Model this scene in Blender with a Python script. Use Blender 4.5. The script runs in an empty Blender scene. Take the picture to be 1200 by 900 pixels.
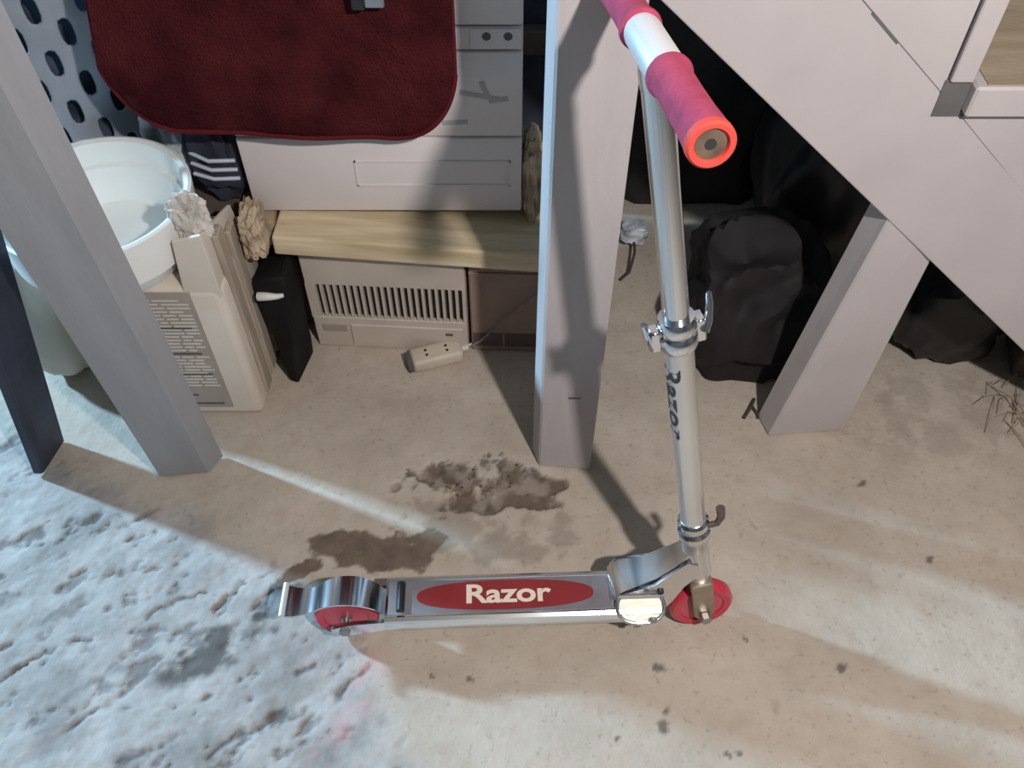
import bpy, bmesh, math, random
import numpy as np
from mathutils import Vector, Matrix, noise

random.seed(7)
scene = bpy.context.scene
COL = scene.collection
R = math.radians

# ------------------------------------------------------------------ camera
cam_d = bpy.data.cameras.new('camera')
cam_d.sensor_fit = 'HORIZONTAL'
cam_d.sensor_width = 36.0
cam_d.lens = 36.0 * 1050.0 / 1200.0
cam_d.clip_start = 0.02
cam = bpy.data.objects.new('camera', cam_d)
COL.objects.link(cam)
cam.location = (0, 0, 1.32)
cam.rotation_euler = (R(90 - 51.0), 0, 0)
scene.camera = cam

# ------------------------------------------------------------------ world, lights, exposure
world = bpy.data.worlds.new('world')
scene.world = world
world.use_nodes = True
bg = world.node_tree.nodes['Background']
bg.inputs['Color'].default_value = (0.80, 0.84, 0.92, 1)
bg.inputs['Strength'].default_value = 0.20

ld = bpy.data.lights.new('ceiling_bulb', 'POINT')      # the bulb of a hanging lamp, just right of and above the viewer
ld.energy = 82
ld.color = (1.0, 0.945, 0.925)
ld.shadow_soft_size = 0.03
lo = bpy.data.objects.new('ceiling_bulb', ld)
COL.objects.link(lo)
lo.location = (0.468, -0.132, 1.653)

dd = bpy.data.lights.new('daylight', 'AREA')           # cold daylight from a small opening on the left
dd.shape = 'RECTANGLE'
dd.size = 0.15
dd.size_y = 0.25
dd.energy = 240
dd.color = (0.42, 0.72, 1.0)
do = bpy.data.objects.new('daylight', dd)
COL.objects.link(do)
do.location = (-3.40, 2.05, 1.75)
do.rotation_euler = (Vector((0.0, 0.6, 0.2)) - Vector(do.location)).to_track_quat('-Z', 'Y').to_euler()

vs = scene.view_settings
vs.view_transform = 'Standard'
vs.look = 'None'
vs.exposure = 0.17
vs.gamma = 1.0
vs.use_curve_mapping = False
scene.cycles.use_denoising = True
scene.cycles.max_bounces = 8

# ------------------------------------------------------------------ materials
def new_mat(name):
    m = bpy.data.materials.new(name)
    m.use_nodes = True
    nt = m.node_tree
    return m, nt, nt.nodes['Principled BSDF']

def mat(name, color, rough=0.6, metal=0.0, vary=0.12, scale=18.0, bump=0.0, bump_scale=60.0, color2=None,
        stretch=(1, 1, 1), detail=4.0, coat=0.0, sheen=0.0, trans=0.0, spec=None):
    m, nt, b = new_mat(name)
    tc = nt.nodes.new('ShaderNodeTexCoord')
    mp = nt.nodes.new('ShaderNodeMapping')
    mp.inputs['Scale'].default_value = stretch
    nt.links.new(tc.outputs['Object'], mp.inputs['Vector'])
    nz = nt.nodes.new('ShaderNodeTexNoise')
    nz.inputs['Scale'].default_value = scale
    nz.inputs['Detail'].default_value = detail
    nt.links.new(mp.outputs['Vector'], nz.inputs['Vector'])
    rp = nt.nodes.new('ShaderNodeValToRGB')
    c1 = [max(0, c * (1 - vary)) for c in color]
    c2 = list(color2) if color2 else [min(1, c * (1 + vary)) for c in color]
    rp.color_ramp.elements[0].position = 0.35
    rp.color_ramp.elements[1].position = 0.68
    rp.color_ramp.elements[0].color = (*c1, 1)
    rp.color_ramp.elements[1].color = (*c2, 1)
    nt.links.new(nz.outputs['Fac'], rp.inputs['Fac'])
    nt.links.new(rp.outputs['Color'], b.inputs['Base Color'])
    b.inputs['Roughness'].default_value = rough
    b.inputs['Metallic'].default_value = metal
    if coat: b.inputs['Coat Weight'].default_value = coat
    if sheen:
        b.inputs['Sheen Weight'].default_value = sheen
        b.inputs['Sheen Roughness'].default_value = 0.5
    if trans: b.inputs['Transmission Weight'].default_value = trans
    if spec is not None: b.inputs['Specular IOR Level'].default_value = spec
    if bump:
        n2 = nt.nodes.new('ShaderNodeTexNoise')
        n2.inputs['Scale'].default_value = bump_scale
        n2.inputs['Detail'].default_value = 3
        nt.links.new(mp.outputs['Vector'], n2.inputs['Vector'])
        bp = nt.nodes.new('ShaderNodeBump')
        bp.inputs['Strength'].default_value = bump
        bp.inputs['Distance'].default_value = 0.004
        nt.links.new(n2.outputs['Fac'], bp.inputs['Height'])
        nt.links.new(bp.outputs['Normal'], b.inputs['Normal'])
    return m

M = {}
M['grey_paint'] = mat('grey_painted_wood', (0.47, 0.425, 0.42), 0.6, vary=0.05, scale=9, bump=0.15, bump_scale=40, stretch=(3, 3, 0.6))
M['grey_paint_weak_light'] = mat('grey_painted_wood_in_weak_light', (0.30, 0.30, 0.31), 0.6, vary=0.06, scale=9, bump=0.15, bump_scale=40, stretch=(3, 3, 0.6))  # same grey paint, darkened for the weaker lamp light on the left post
M['stair_paint'] = mat('grey_painted_stair_board', (0.50, 0.455, 0.45), 0.6, vary=0.05, scale=7, bump=0.12, bump_scale=35)
M['seam'] = mat('dark_seam', (0.13, 0.12, 0.12), 0.9)
M['navy_paint'] = mat('navy_painted_wood', (0.025, 0.03, 0.05), 0.6, vary=0.25, bump=0.15)
M['bare_wood'] = mat('worn_tread_wood', (0.36, 0.29, 0.20), 0.7, vary=0.15, scale=6, stretch=(1, 8, 8), bump=0.2)
M['pine'] = mat('yellow_pine', (0.62, 0.48, 0.28), 0.65, vary=0.18, scale=5, stretch=(1, 9, 9), bump=0.2, color2=(0.70, 0.58, 0.40))
M['offcut'] = mat('weathered_offcut', (0.34, 0.25, 0.15), 0.8, vary=0.25, scale=14, bump=0.4)
M['brown_wood'] = mat('dark_brown_wood', (0.11, 0.08, 0.06), 0.8, vary=0.3, scale=9, bump=0.3)
M['chrome'] = mat('chrome', (0.78, 0.80, 0.82), 0.13, metal=1.0, vary=0.03, scale=6)
M['satin'] = mat('satin_aluminium', (0.74, 0.73, 0.71), 0.34, metal=0.9, vary=0.04, scale=8)
M['glint_metal'] = mat('aluminium_with_lamp_glint', (0.86, 0.86, 0.84), 0.38, metal=0.55, vary=0.02)  # whitened base colour stands in for the lamp's glare on polished metal
M['cream_sheen_metal'] = mat('metal_with_cream_reflection', (0.62, 0.58, 0.50), 0.5, metal=0.5, vary=0.1, scale=30, stretch=(1, 6, 1))  # cream streaks paint in the striped reflection on the metal
M['bolt'] = mat('grey_bolt', (0.40, 0.40, 0.40), 0.4, metal=0.9)
M['steel'] = mat('floor_tinted_steel', (0.42, 0.36, 0.28), 0.4, metal=0.9, vary=0.15)  # brown cast of the floor's reflection is put into the base colour
M['deck_grip'] = mat('grey_deck_surface', (0.22, 0.21, 0.225), 0.5, metal=0.2, vary=0.06, scale=40, bump=0.15, bump_scale=400)
M['red_decal'] = mat('red_decal', (0.27, 0.028, 0.03), 0.4, vary=0.08)
M['cream_ink'] = mat('cream_lettering', (0.85, 0.74, 0.60), 0.5, vary=0.02)
M['black_ink'] = mat('black_lettering', (0.03, 0.03, 0.035), 0.5)
M['foam'] = mat('pink_red_foam', (0.37, 0.050, 0.095), 0.85, vary=0.12, scale=60, bump=0.25, bump_scale=250, spec=0.25)
M['foam_ring'] = mat('red_foam_ring', (0.62, 0.055, 0.035), 0.7, vary=0.08, scale=40)
M['tyre'] = mat('red_urethane', (0.55, 0.035, 0.07), 0.35, vary=0.08, coat=0.3)
M['hub'] = mat('pink_wheel_core', (0.56, 0.085, 0.125), 0.4, vary=0.1)
M['black_plastic'] = mat('black_plastic', (0.018, 0.018, 0.02), 0.4, vary=0.2)
M['tube_end'] = mat('brown_tube_end', (0.10, 0.07, 0.045), 0.6, vary=0.3, scale=60)
M['lever_rubber'] = mat('brown_lever_tip', (0.10, 0.07, 0.06), 0.5)
M['plush'] = mat('red_plush', (0.060, 0.012, 0.015), 1.0, vary=0.30, scale=8, bump=1.0, bump_scale=260, color2=(0.095, 0.019, 0.021), detail=10, spec=0.0)
M['plush_edge'] = mat('red_binding', (0.10, 0.013, 0.017), 0.95, vary=0.1, spec=0.05)
M['white_plastic'] = mat('off_white_plastic', (0.70, 0.64, 0.62), 0.45, vary=0.05, scale=5)
M['drawer_grey'] = mat('grey_plastic', (0.42, 0.39, 0.38), 0.5, vary=0.06, scale=6)
M['dark_hole'] = mat('dark_recess', (0.02, 0.02, 0.02), 0.9)
M['beige_plastic'] = mat('beige_plastic', (0.52, 0.45, 0.38), 0.5, vary=0.07, scale=10)
M['beige_dark'] = mat('darker_beige_plastic', (0.34, 0.29, 0.24), 0.5, vary=0.08)
M['cardboard'] = mat('brown_cardboard', (0.30, 0.21, 0.17), 0.85, vary=0.1, scale=7, bump=0.15)
M['label_brown'] = mat('dark_label', (0.11, 0.075, 0.07), 0.7)
M['cream_board'] = mat('cream_cardboard', (0.66, 0.57, 0.46), 0.8, vary=0.07, scale=5, bump=0.12, color2=(0.70, 0.64, 0.56))
M['cream_edge'] = mat('ridged_board_edge', (0.36, 0.30, 0.23), 0.85, vary=0.2, scale=20, stretch=(8, 8, 0.5))
M['print_grey'] = mat('grey_brown_print', (0.36, 0.305, 0.255), 0.8, vary=0.08)
M['print_dark'] = mat('dark_print', (0.11, 0.10, 0.095), 0.8)
M['bucket_white'] = mat('white_bucket_plastic', (0.80, 0.80, 0.76), 0.35, vary=0.03, scale=4)
M['blue_plastic'] = mat('blue_plastic', (0.03, 0.06, 0.35), 0.4)
M['hamper'] = mat('grey_hamper_plastic', (0.27, 0.285, 0.32), 0.5, vary=0.06)
M['blue_cloth'] = mat('dark_blue_cloth', (0.02, 0.03, 0.055), 0.9, vary=0.5, scale=14, color2=(0.07, 0.09, 0.13))
M['ice_plastic'] = mat('pale_blue_plastic', (0.30, 0.36, 0.42), 0.25, vary=0.5, scale=25, color2=(0.75, 0.80, 0.84))
M['navy_cloth'] = mat('navy_cloth', (0.03, 0.035, 0.055), 0.8, vary=0.3)
M['white_stripe'] = mat('white_stripe', (0.5, 0.55, 0.62), 0.6)
M['paper'] = mat('crumpled_paper', (0.60, 0.56, 0.50), 0.8, vary=0.15, scale=30)
M['paper_brown'] = mat('crumpled_brown_paper', (0.42, 0.32, 0.21), 0.85, vary=0.3, scale=22, color2=(0.58, 0.46, 0.32))
M['bin_bag'] = mat('black_bin_bag', (0.012, 0.012, 0.013), 0.45, vary=0.3, scale=8)
M['dull_black'] = mat('dull_black_plastic', (0.008, 0.008, 0.008), 0.75, vary=0.3, spec=0.2)
M['bag_brown'] = mat('blackish_brown_cloth', (0.012, 0.009, 0.009), 0.8, vary=0.4, scale=8)
M['bag_grey'] = mat('charcoal_cloth', (0.022, 0.021, 0.021), 0.85, vary=0.3, scale=8)
M['socket'] = mat('beige_socket', (0.56, 0.49, 0.39), 0.5, vary=0.08)
M['cord'] = mat('grey_cord', (0.22, 0.19, 0.17), 0.6)
M['cord_white'] = mat('white_cord', (0.6, 0.58, 0.54), 0.5)
M['straw'] = mat('dry_straw', (0.32, 0.26, 0.18), 0.9, vary=0.3)
M['twig'] = mat('dark_twig', (0.06, 0.045, 0.035), 0.9)
M['metal_blue'] = mat('blue_grey_metal', (0.30, 0.34, 0.38), 0.35, metal=0.6)
M['wall'] = mat('grey_cellar_wall', (0.13, 0.12, 0.115), 0.9, vary=0.2, scale=5, bump=0.6, bump_scale=18)
M['ceiling'] = mat('brown_board_ceiling', (0.16, 0.14, 0.12), 0.9, vary=0.1, scale=3)

def floor_material():
    m, nt, b = new_mat('stained_concrete')
    N, L = nt.nodes, nt.links
    tc = N.new('ShaderNodeTexCoord')
    def nz(scale, detail=5, rough=0.55):
        n = N.new('ShaderNodeTexNoise')
        n.inputs['Scale'].default_value = scale
        n.inputs['Detail'].default_value = detail
        n.inputs['Roughness'].default_value = rough
        L.new(tc.outputs['Object'], n.inputs['Vector'])
        return n.outputs['Fac']
    def ramp(src, p0, p1, c0, c1):
        r = N.new('ShaderNodeValToRGB')
        r.color_ramp.elements[0].position = p0
        r.color_ramp.elements[1].position = p1
        r.color_ramp.elements[0].color = (*c0, 1)
        r.color_ramp.elements[1].color = (*c1, 1)
        L.new(src, r.inputs['Fac'])
        return r.outputs['Color']
    def mix(fac, a, c, mode='MIX'):
        x = N.new('ShaderNodeMix')
        x.data_type = 'RGBA'
        x.blend_type = mode
        if isinstance(fac, (int, float)): x.inputs['Factor'].default_value = fac
        else: L.new(fac, x.inputs['Factor'])
        for s, v in ((6, a), (7, c)):
            if isinstance(v, tuple): x.inputs[s].default_value = (*v, 1)
            else: L.new(v, x.inputs[s])
        return x.outputs[2]
    at = N.new('ShaderNodeAttribute'); at.attribute_name = 'stain_shade'
    sp = N.new('ShaderNodeSeparateColor'); L.new(at.outputs['Color'], sp.inputs['Color'])
    damp, dark, pink, pale_mask = sp.outputs[0], sp.outputs[1], sp.outputs[2], at.outputs['Alpha']
    base = ramp(nz(4.5, 6, 0.6), 0.33, 0.68, (0.41, 0.348, 0.282), (0.55, 0.482, 0.40))
    base = mix(ramp(nz(22, 5, 0.65), 0.5, 0.75, (0, 0, 0), (0.35, 0.35, 0.35)), base, (0.35, 0.26, 0.18))
    base = mix(ramp(nz(2.3, 7, 0.65), 0.50, 0.72, (0, 0, 0), (0.45, 0.45, 0.45)), base, (0.36, 0.275, 0.19))
    base = mix(ramp(nz(90, 3), 0.60, 0.72, (0, 0, 0), (0.35, 0.35, 0.35)), base, (0.19, 0.15, 0.12))
    white = ramp(nz(14, 7, 0.65), 0.35, 0.65, (0.29, 0.285, 0.275), (0.46, 0.45, 0.43))
    base = mix(pale_mask, base, white)
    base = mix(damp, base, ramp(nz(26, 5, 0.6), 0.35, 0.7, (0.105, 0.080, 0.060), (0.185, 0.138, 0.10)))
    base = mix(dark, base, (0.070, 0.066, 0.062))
    base = mix(pink, base, (0.50, 0.30, 0.30))
    L.new(base, b.inputs['Base Color'])
    b.inputs['Roughness'].default_value = 0.85
    b.inputs['Specular IOR Level'].default_value = 0.25
    bp = N.new('ShaderNodeBump')
    bp.inputs['Strength'].default_value = 0.35
    bp.inputs['Distance'].default_value = 0.003
    L.new(nz(130, 4), bp.inputs['Height'])
    L.new(bp.outputs['Normal'], b.inputs['Normal'])
    return m
M['floor'] = floor_material()

# ------------------------------------------------------------------ builders
def link(name, me, material, parent=None, smooth=False):
    o = bpy.data.objects.new(name, me)
    COL.objects.link(o)
    if material is not None and not me.materials:
        me.materials.append(material)
    if parent is not None: o.parent = parent
    if smooth:
        me.shade_smooth()
        try: me.set_sharp_from_angle(angle=R(38))
        except Exception: pass
    return o

def obj(name, bm, material, parent=None, smooth=False):
    bmesh.ops.recalc_face_normals(bm, faces=bm.faces[:])
    me = bpy.data.meshes.new(name)
    bm.to_mesh(me)
    bm.free()
    return link(name, me, material, parent, smooth)

def tag(o, label=None, cat=None, group=None, kind=None):
    if label: o['label'] = label
    if cat: o['category'] = cat
    if group: o['group'] = group
    if kind: o['kind'] = kind
    return o

def thing(name, label, cat, loc=(0, 0, 0), rotz=0.0, group=None, matrix=None):
    o = bpy.data.objects.new(name, None)
    COL.objects.link(o)
    o.empty_display_size = 0.05
    if matrix is not None: o.matrix_world = matrix
    else:
        o.location = loc
        o.rotation_euler = (0, 0, rotz)
    return tag(o, label, cat, group)

def struct(o): o['kind'] = 'structure'; return o

def box(bm, lo, hi, bev=0.0, mtx=None, seg=1):
    t = bmesh.new()
    v = [t.verts.new((x, y, z)) for z in (lo[2], hi[2]) for y in (lo[1], hi[1]) for x in (lo[0], hi[0])]
    for f in ((0, 2, 3, 1), (4, 5, 7, 6), (0, 1, 5, 4), (2, 6, 7, 3), (0, 4, 6, 2), (1, 3, 7, 5)):
        t.faces.new([v[i] for i in f])
    if bev:
        bmesh.ops.bevel(t, geom=t.edges[:], offset=bev, segments=seg, affect='EDGES', profile=0.5)
    merge(bm, t, mtx)
    return bm

def merge(bm, t, mtx=None):
    vm = {}
    for v in t.verts: vm[v] = bm.verts.new(mtx @ v.co if mtx is not None else v.co)
    for f in t.faces:
        try: bm.faces.new([vm[v] for v in f.verts])
        except ValueError: pass
    t.free()

def hexa(bm, bottom, top, bev=0.0):
    """prism between two quads given as corner lists (same winding)"""
    t = bmesh.new()
    b = [t.verts.new(p) for p in bottom]
    u = [t.verts.new(p) for p in top]
    n = len(b)
    t.faces.new(b[::-1]); t.faces.new(u)
    for i in range(n): t.faces.new((b[i], b[(i + 1) % n], u[(i + 1) % n], u[i]))
    if bev: bmesh.ops.bevel(t, geom=t.edges[:], offset=bev, segments=1, affect='EDGES')
    merge(bm, t)
    return bm

def tube(bm, pts, rad, n=16, mtx=None, caps=True):
    pts = [Vector(p) for p in pts]
    rads = rad if isinstance(rad, (list, tuple)) else [rad] * len(pts)
    rings = []
    up = None
    for i, p in enumerate(pts):
        d = (pts[min(i + 1, len(pts) - 1)] - pts[max(i - 1, 0)]).normalized()
        if up is None:
            up = d.orthogonal().normalized()
        up = (up - d * up.dot(d)).normalized()
        s = d.cross(up)
        ring = []
        for k in range(n):
            a = 2 * math.pi * k / n
            q = p + (up * math.cos(a) + s * math.sin(a)) * rads[i]
            ring.append(bm.verts.new(mtx @ q if mtx is not None else q))
        rings.append(ring)
    for a, b in zip(rings, rings[1:]):
        for k in range(n): bm.faces.new((a[k], a[(k + 1) % n], b[(k + 1) % n], b[k]))
    if caps:
        bm.faces.new(rings[0][::-1]); bm.faces.new(rings[-1])
    return bm

def lathe(bm, prof, n=32, mtx=None, closed=False):
    """profile [(r, z)] turned about z"""
    rings = []
    for r, z in prof:
        ring = []
        for k in range(n if r > 1e-6 else 1):
            a = 2 * math.pi * k / n
            q = Vector((r * math.cos(a), r * math.sin(a), z))
            ring.append(bm.verts.new(mtx @ q if mtx is not None else q))
        rings.append(ring)
    pairs = list(zip(rings, rings[1:])) + ([(rings[-1], rings[0])] if closed else [])
    for a, b in pairs:
        for k in range(n):
            k2 = (k + 1) % n
            if len(a) == 1 and len(b) == 1: continue
            if len(a) == 1: bm.faces.new((a[0], b[k], b[k2]))
            elif len(b) == 1: bm.faces.new((a[k], b[0], a[k2]))
            else: bm.faces.new((a[k], a[k2], b[k2], b[k]))
    return bm

def prism(bm, poly, to3, thick, bev=0.0, mtx=None):
    """polygon (u, v) placed by to3(u, v, w), w from 0 to thick"""
    t = bmesh.new()
    a = [t.verts.new(to3(u, v, 0)) for u, v in poly]
    b = [t.verts.new(to3(u, v, thick)) for u, v in poly]
    t.faces.new(a); t.faces.new(b[::-1])
    n = len(poly)
    for i in range(n): t.faces.new((a[i], a[(i + 1) % n], b[(i + 1) % n], b[i]))
    bmesh.ops.recalc_face_normals(t, faces=t.faces[:])
    if bev: bmesh.ops.bevel(t, geom=t.edges[:], offset=bev, segments=2, affect='EDGES')
    merge(bm, t, mtx)
    return bm

def strip_sheet(bm, path, width_dir, half, thick_n, mtx=None):
    """bent plate: path of points, extruded +-half along width_dir, with thickness along given normals"""
    wd = Vector(width_dir)
    rows = []
    for i, p in enumerate(path):
        p = Vector(p)
        d = (Vector(path[min(i + 1, len(path) - 1)]) - Vector(path[max(i - 1, 0)])).normalized()
        nrm = wd.cross(d).normalized() * thick_n
        h = half[i] if isinstance(half, (list, tuple)) else half
        rows.append([bm.verts.new((mtx or Matrix()) @ q) for q in (p - wd * h, p + wd * h, p + wd * h + nrm, p - wd * h + nrm)])
    for a, b in zip(rows, rows[1:]):
        for k in range(4): bm.faces.new((a[k], a[(k + 1) % 4], b[(k + 1) % 4], b[k]))
    bm.faces.new(rows[0][::-1]); bm.faces.new(rows[-1])
    return bm

def crumple(name, material, center, size, parent=None, seed=0, amp=0.25, freq=2.2, sub=4, ridged=True, floor_z=None, smooth=True, sharp=0):
    bm = bmesh.new()
    bmesh.ops.create_icosphere(bm, subdivisions=sub, radius=1.0)
    off = Vector((seed * 3.7, seed * 1.3, seed * 7.1))
    for v in bm.verts:
        p = v.co.copy()
        # squarish body
        q = Vector([math.copysign(abs(c) ** 0.75, c) for c in p])
        n = noise.fractal(p * freq + off, 1.0, 2.0, 4)
        if ridged: n = 0.5 - abs(noise.noise(p * freq + off)) * 1.6 + 0.25 * noise.noise(p * freq * 2.7 + off)
        q *= 1 + amp * n
        v.co = Vector((q.x * size[0], q.y * size[1], q.z * size[2])) + Vector(center)
        if floor_z is not None and v.co.z < floor_z: v.co.z = floor_z
    return obj(name, bm, material, parent, smooth)

def text(name, body, size, material, parent, mtx, extrude=0.0004, offset=0.0, spacing=1.0):
    cu = bpy.data.curves.new(name, 'FONT')
    cu.body = body
    cu.size = size
    cu.extrude = extrude
    cu.offset = offset
    cu.space_character = spacing
    cu.align_x = 'CENTER'
    cu.align_y = 'CENTER'
    cu.resolution_u = 4
    tmp = bpy.data.objects.new(name + '_curve', cu)
    COL.objects.link(tmp)
    dg = bpy.context.evaluated_depsgraph_get()
    me = bpy.data.meshes.new_from_object(tmp.evaluated_get(dg))
    me.name = name
    bpy.data.objects.remove(tmp)
    me.transform(mtx)
    me.materials.clear()
    return link(name, me, material, parent)

# ------------------------------------------------------------------ floor
def vnoise(x, y, seed):
    xi = np.floor(x).astype(np.int64); yi = np.floor(y).astype(np.int64)
    fx = x - xi; fy = y - yi
    fx = fx * fx * (3 - 2 * fx); fy = fy * fy * (3 - 2 * fy)
    def h(a, b):
        n = (a * 374761393 + b * 668265263 + seed * 974634777) & 0x7fffffff
        n = ((n ^ (n >> 13)) * 1274126177) & 0x7fffffff
        return ((n ^ (n >> 16)) & 0xffff) / 65535.0
    return (h(xi, yi) * (1 - fx) + h(xi + 1, yi) * fx) * (1 - fy) + (h(xi, yi + 1) * (1 - fx) + h(xi + 1, yi + 1) * fx) * fy

def fbm(x, y, f, seed, octv=4):
    s = 0; a = 0.5; t = 0
    for i in range(octv):
        s = s + a * vnoise(x * f, y * f, seed + i * 17); t += a
        f *= 2.03; a *= 0.55
    return s / t

def seg_dist(x, y, pts):
    d = np.full(x.shape, 9.0)
    for (ax, ay), (bx, by) in zip(pts, pts[1:]):
        vx, vy = bx - ax, by - ay
        t = np.clip(((x - ax) * vx + (y - ay) * vy) / (vx * vx + vy * vy), 0, 1)
        d = np.minimum(d, np.hypot(x - ax - t * vx, y - ay - t * vy))
    return d

def sstep(a, b, v):
    t = np.clip((v - a) / (b - a), 0, 1)
    return t * t * (3 - 2 * t)

def build_floor():
    xs = np.concatenate([np.linspace(-3.7, -1.05, 24)[:-1], np.arange(-1.05, 1.15, 0.0040), np.linspace(1.16, 2.7, 16)])
    ys = np.concatenate([np.linspace(-2.6, 0.22, 20)[:-1], np.arange(0.22, 1.30, 0.0040), np.linspace(1.31, 2.6, 34)])
    X, Y = np.meshgrid(xs, ys)
    fine = ((X > -1.06) & (X < 1.16) & (Y > 0.21) & (Y < 1.31)).astype(float)
    # pale rough patch on the left: limit runs diagonally, ragged
    edge = (X + 0.20) + 0.55 * (Y - 0.40) + 0.16 * (fbm(X, Y, 5, 3) - 0.5)
    pale_mask = 1 - sstep(-0.03, 0.07, edge)
    far = Y - (0.885 - 0.48 * (X + 0.82)) + 0.10 * (fbm(X, Y, 11, 6) - 0.5)
    pale_mask = pale_mask * (1 - 0.85 * sstep(-0.02, 0.05, far))  # pale tone cut back beyond a second diagonal line
    # streaks run diagonally, like dried trowel marks
    U = (X * 0.82 + Y * 0.57); V = (-X * 0.57 + Y * 0.82)
    wob = 0.03 * (fbm(X, Y, 12, 3) - 0.5)
    pits = 0.45 * fbm(U + wob, 2.6 * V + wob, 15, 11, 5) + 0.55 * fbm(U, 1.7 * V, 40, 14, 4)
    lumps = fbm(U, 2.0 * V, 10, 5, 5)
    z = -0.0018 * fbm(X, Y, 14, 21, 4) - 0.0016 * fbm(X, Y, 60, 31, 3)
    pit = sstep(0.56, 0.70, pits)
    z = z - pale_mask * (0.0035 * pit + 0.005 * (1 - lumps) + 0.0035 * fbm(U, 1.6 * V, 60, 8, 4))
    dark = pale_mask * (0.55 * sstep(0.57, 0.68, pits) + 0.30 * sstep(0.50, 0.72, fbm(U, 2.2 * V, 7, 19, 5)))
    wx = X + 0.03 * (fbm(X, Y, 18, 41) - 0.5) + 0.02 * (fbm(X, Y, 55, 44) - 0.5)
    wy = Y + 0.03 * (fbm(X, Y, 18, 51) - 0.5) + 0.02 * (fbm(X, Y, 55, 54) - 0.5)
    def blob(cx, cy, rx, ry, rot=0.0, soft=0.25):
        c, s = math.cos(rot), math.sin(rot)
        u = ((wx - cx) * c + (wy - cy) * s) / rx
        v = (-(wx - cx) * s + (wy - cy) * c) / ry
        return 1 - sstep(1 - soft, 1 + soft, np.sqrt(u * u + v * v))
    damp = np.zeros_like(X)
    rag = fbm(X, Y, 24, 66, 5)
    def ragged(b, lo=0.44, hi=0.58, k=1.0): return sstep(lo, hi, 0.60 * b + k * (rag - 0.42))
    # spalled hollow behind the deck and the damp mark beside the tail
    sp = ragged(np.maximum.reduce([blob(-0.055, 0.842, 0.125, 0.055, 0, 0.6), blob(0.05, 0.846, 0.06, 0.022, 0, 0.6), blob(-0.02, 0.815, 0.10, 0.03, 0, 0.6)]))
    sp = sp * fine
    z = z - 0.008 * sp
    damp = np.maximum(damp, 0.95 * sp * (0.6 + 0.45 * sstep(0.35, 0.6, fbm(X, Y, 38, 67))))
    rim = sp * (1 - sp) * 4 * sstep(0.835, 0.865, wy)
    dark = np.maximum(dark, 0.85 * np.clip(rim, 0, 1) * sstep(0.40, 0.55, fbm(X, Y, 26, 61)))
    top = np.exp(-(seg_dist(wx, wy, [(-0.165, 0.835), (-0.12, 0.87), (-0.06, 0.885), (-0.01, 0.89), (0.03, 0.875)]) / 0.008) ** 2)
    dark = np.maximum(dark, 0.8 * top * sstep(0.45, 0.6, fbm(X, Y, 45, 63)))
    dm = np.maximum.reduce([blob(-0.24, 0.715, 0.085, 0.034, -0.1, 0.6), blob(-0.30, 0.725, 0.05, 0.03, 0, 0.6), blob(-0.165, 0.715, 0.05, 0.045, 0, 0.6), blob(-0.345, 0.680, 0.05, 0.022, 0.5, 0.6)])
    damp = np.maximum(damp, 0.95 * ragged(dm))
    tan = np.maximum(blob(-0.02, 0.74, 0.16, 0.055, 0, 0.7), blob(-0.12, 0.79, 0.10, 0.04, 0, 0.7))
    damp = np.maximum(damp, 0.38 * ragged(tan, 0.45, 0.70, 1.3))
    # grey-green marks on the pale patch, and the scooter tail's shadow painted in
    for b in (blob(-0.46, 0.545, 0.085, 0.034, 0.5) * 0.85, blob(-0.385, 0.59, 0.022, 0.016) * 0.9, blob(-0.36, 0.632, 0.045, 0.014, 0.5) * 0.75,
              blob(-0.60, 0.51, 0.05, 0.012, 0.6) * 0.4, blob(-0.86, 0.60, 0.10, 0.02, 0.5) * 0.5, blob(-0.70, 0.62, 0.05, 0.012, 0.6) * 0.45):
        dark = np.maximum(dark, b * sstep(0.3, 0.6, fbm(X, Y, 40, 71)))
    # cracks
    for pts, w in (([(-0.43, 0.395), (-0.375, 0.43), (-0.30, 0.452), (-0.255, 0.485), (-0.215, 0.512)], 0.006),
                   ([(-0.55, 0.37), (-0.50, 0.41), (-0.47, 0.425)], 0.007),
                   ([(-0.66, 0.41), (-0.60, 0.455), (-0.57, 0.462)], 0.005),
                   ([(-0.78, 0.50), (-0.71, 0.555), (-0.66, 0.565)], 0.005),
                   ([(-0.57, 0.60), (-0.53, 0.635), (-0.49, 0.64)], 0.004),
                   ([(-0.47, 0.61), (-0.43, 0.655)], 0.004)):
        d = seg_dist(wx, wy, pts)
        c = np.exp(-(d / (w * (0.35 + 1.1 * fbm(X, Y, 16, 77)))) ** 2) * fine * sstep(0.28, 0.5, fbm(X, Y, 22, 78))
        z = z - 0.004 * c
        dark = np.maximum(dark, 0.8 * c)
    # small dark specks
    for (cx, cy, r) in ((0.224, 0.458, 0.007), (0.219, 0.436, 0.008), (0.224, 0.515, 0.006), (0.50, 0.51, 0.008), (0.607, 0.846, 0.007),
                        (-0.066, 0.505, 0.006), (0.36, 0.56, 0.004), (0.155, 0.42, 0.005), (0.69, 0.70, 0.006), (0.31, 0.395, 0.006), (0.33, 0.40, 0.005), (-0.115, 0.50, 0.004)):
        dark = np.maximum(dark, 0.75 * (1 - sstep(0.6, 1.3, np.hypot((wx - cx), (wy - cy)) / r)))
    # dirt swept against the stair foot
    rub = blob(0.78, 1.0, 0.26, 0.11) * sstep(0.42, 0.65, fbm(X, Y, 30, 81))
    damp = np.maximum(damp, 0.22 * rub)
    pinkd = seg_dist(wx, wy, [(-0.205, 0.525), (-0.225, 0.47), (-0.25, 0.42), (-0.27, 0.385)])
    pink = 0.5 * (1 - sstep(0.008, 0.032, pinkd)) * sstep(0.3, 0.6, fbm(X, Y, 30, 91))
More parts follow.
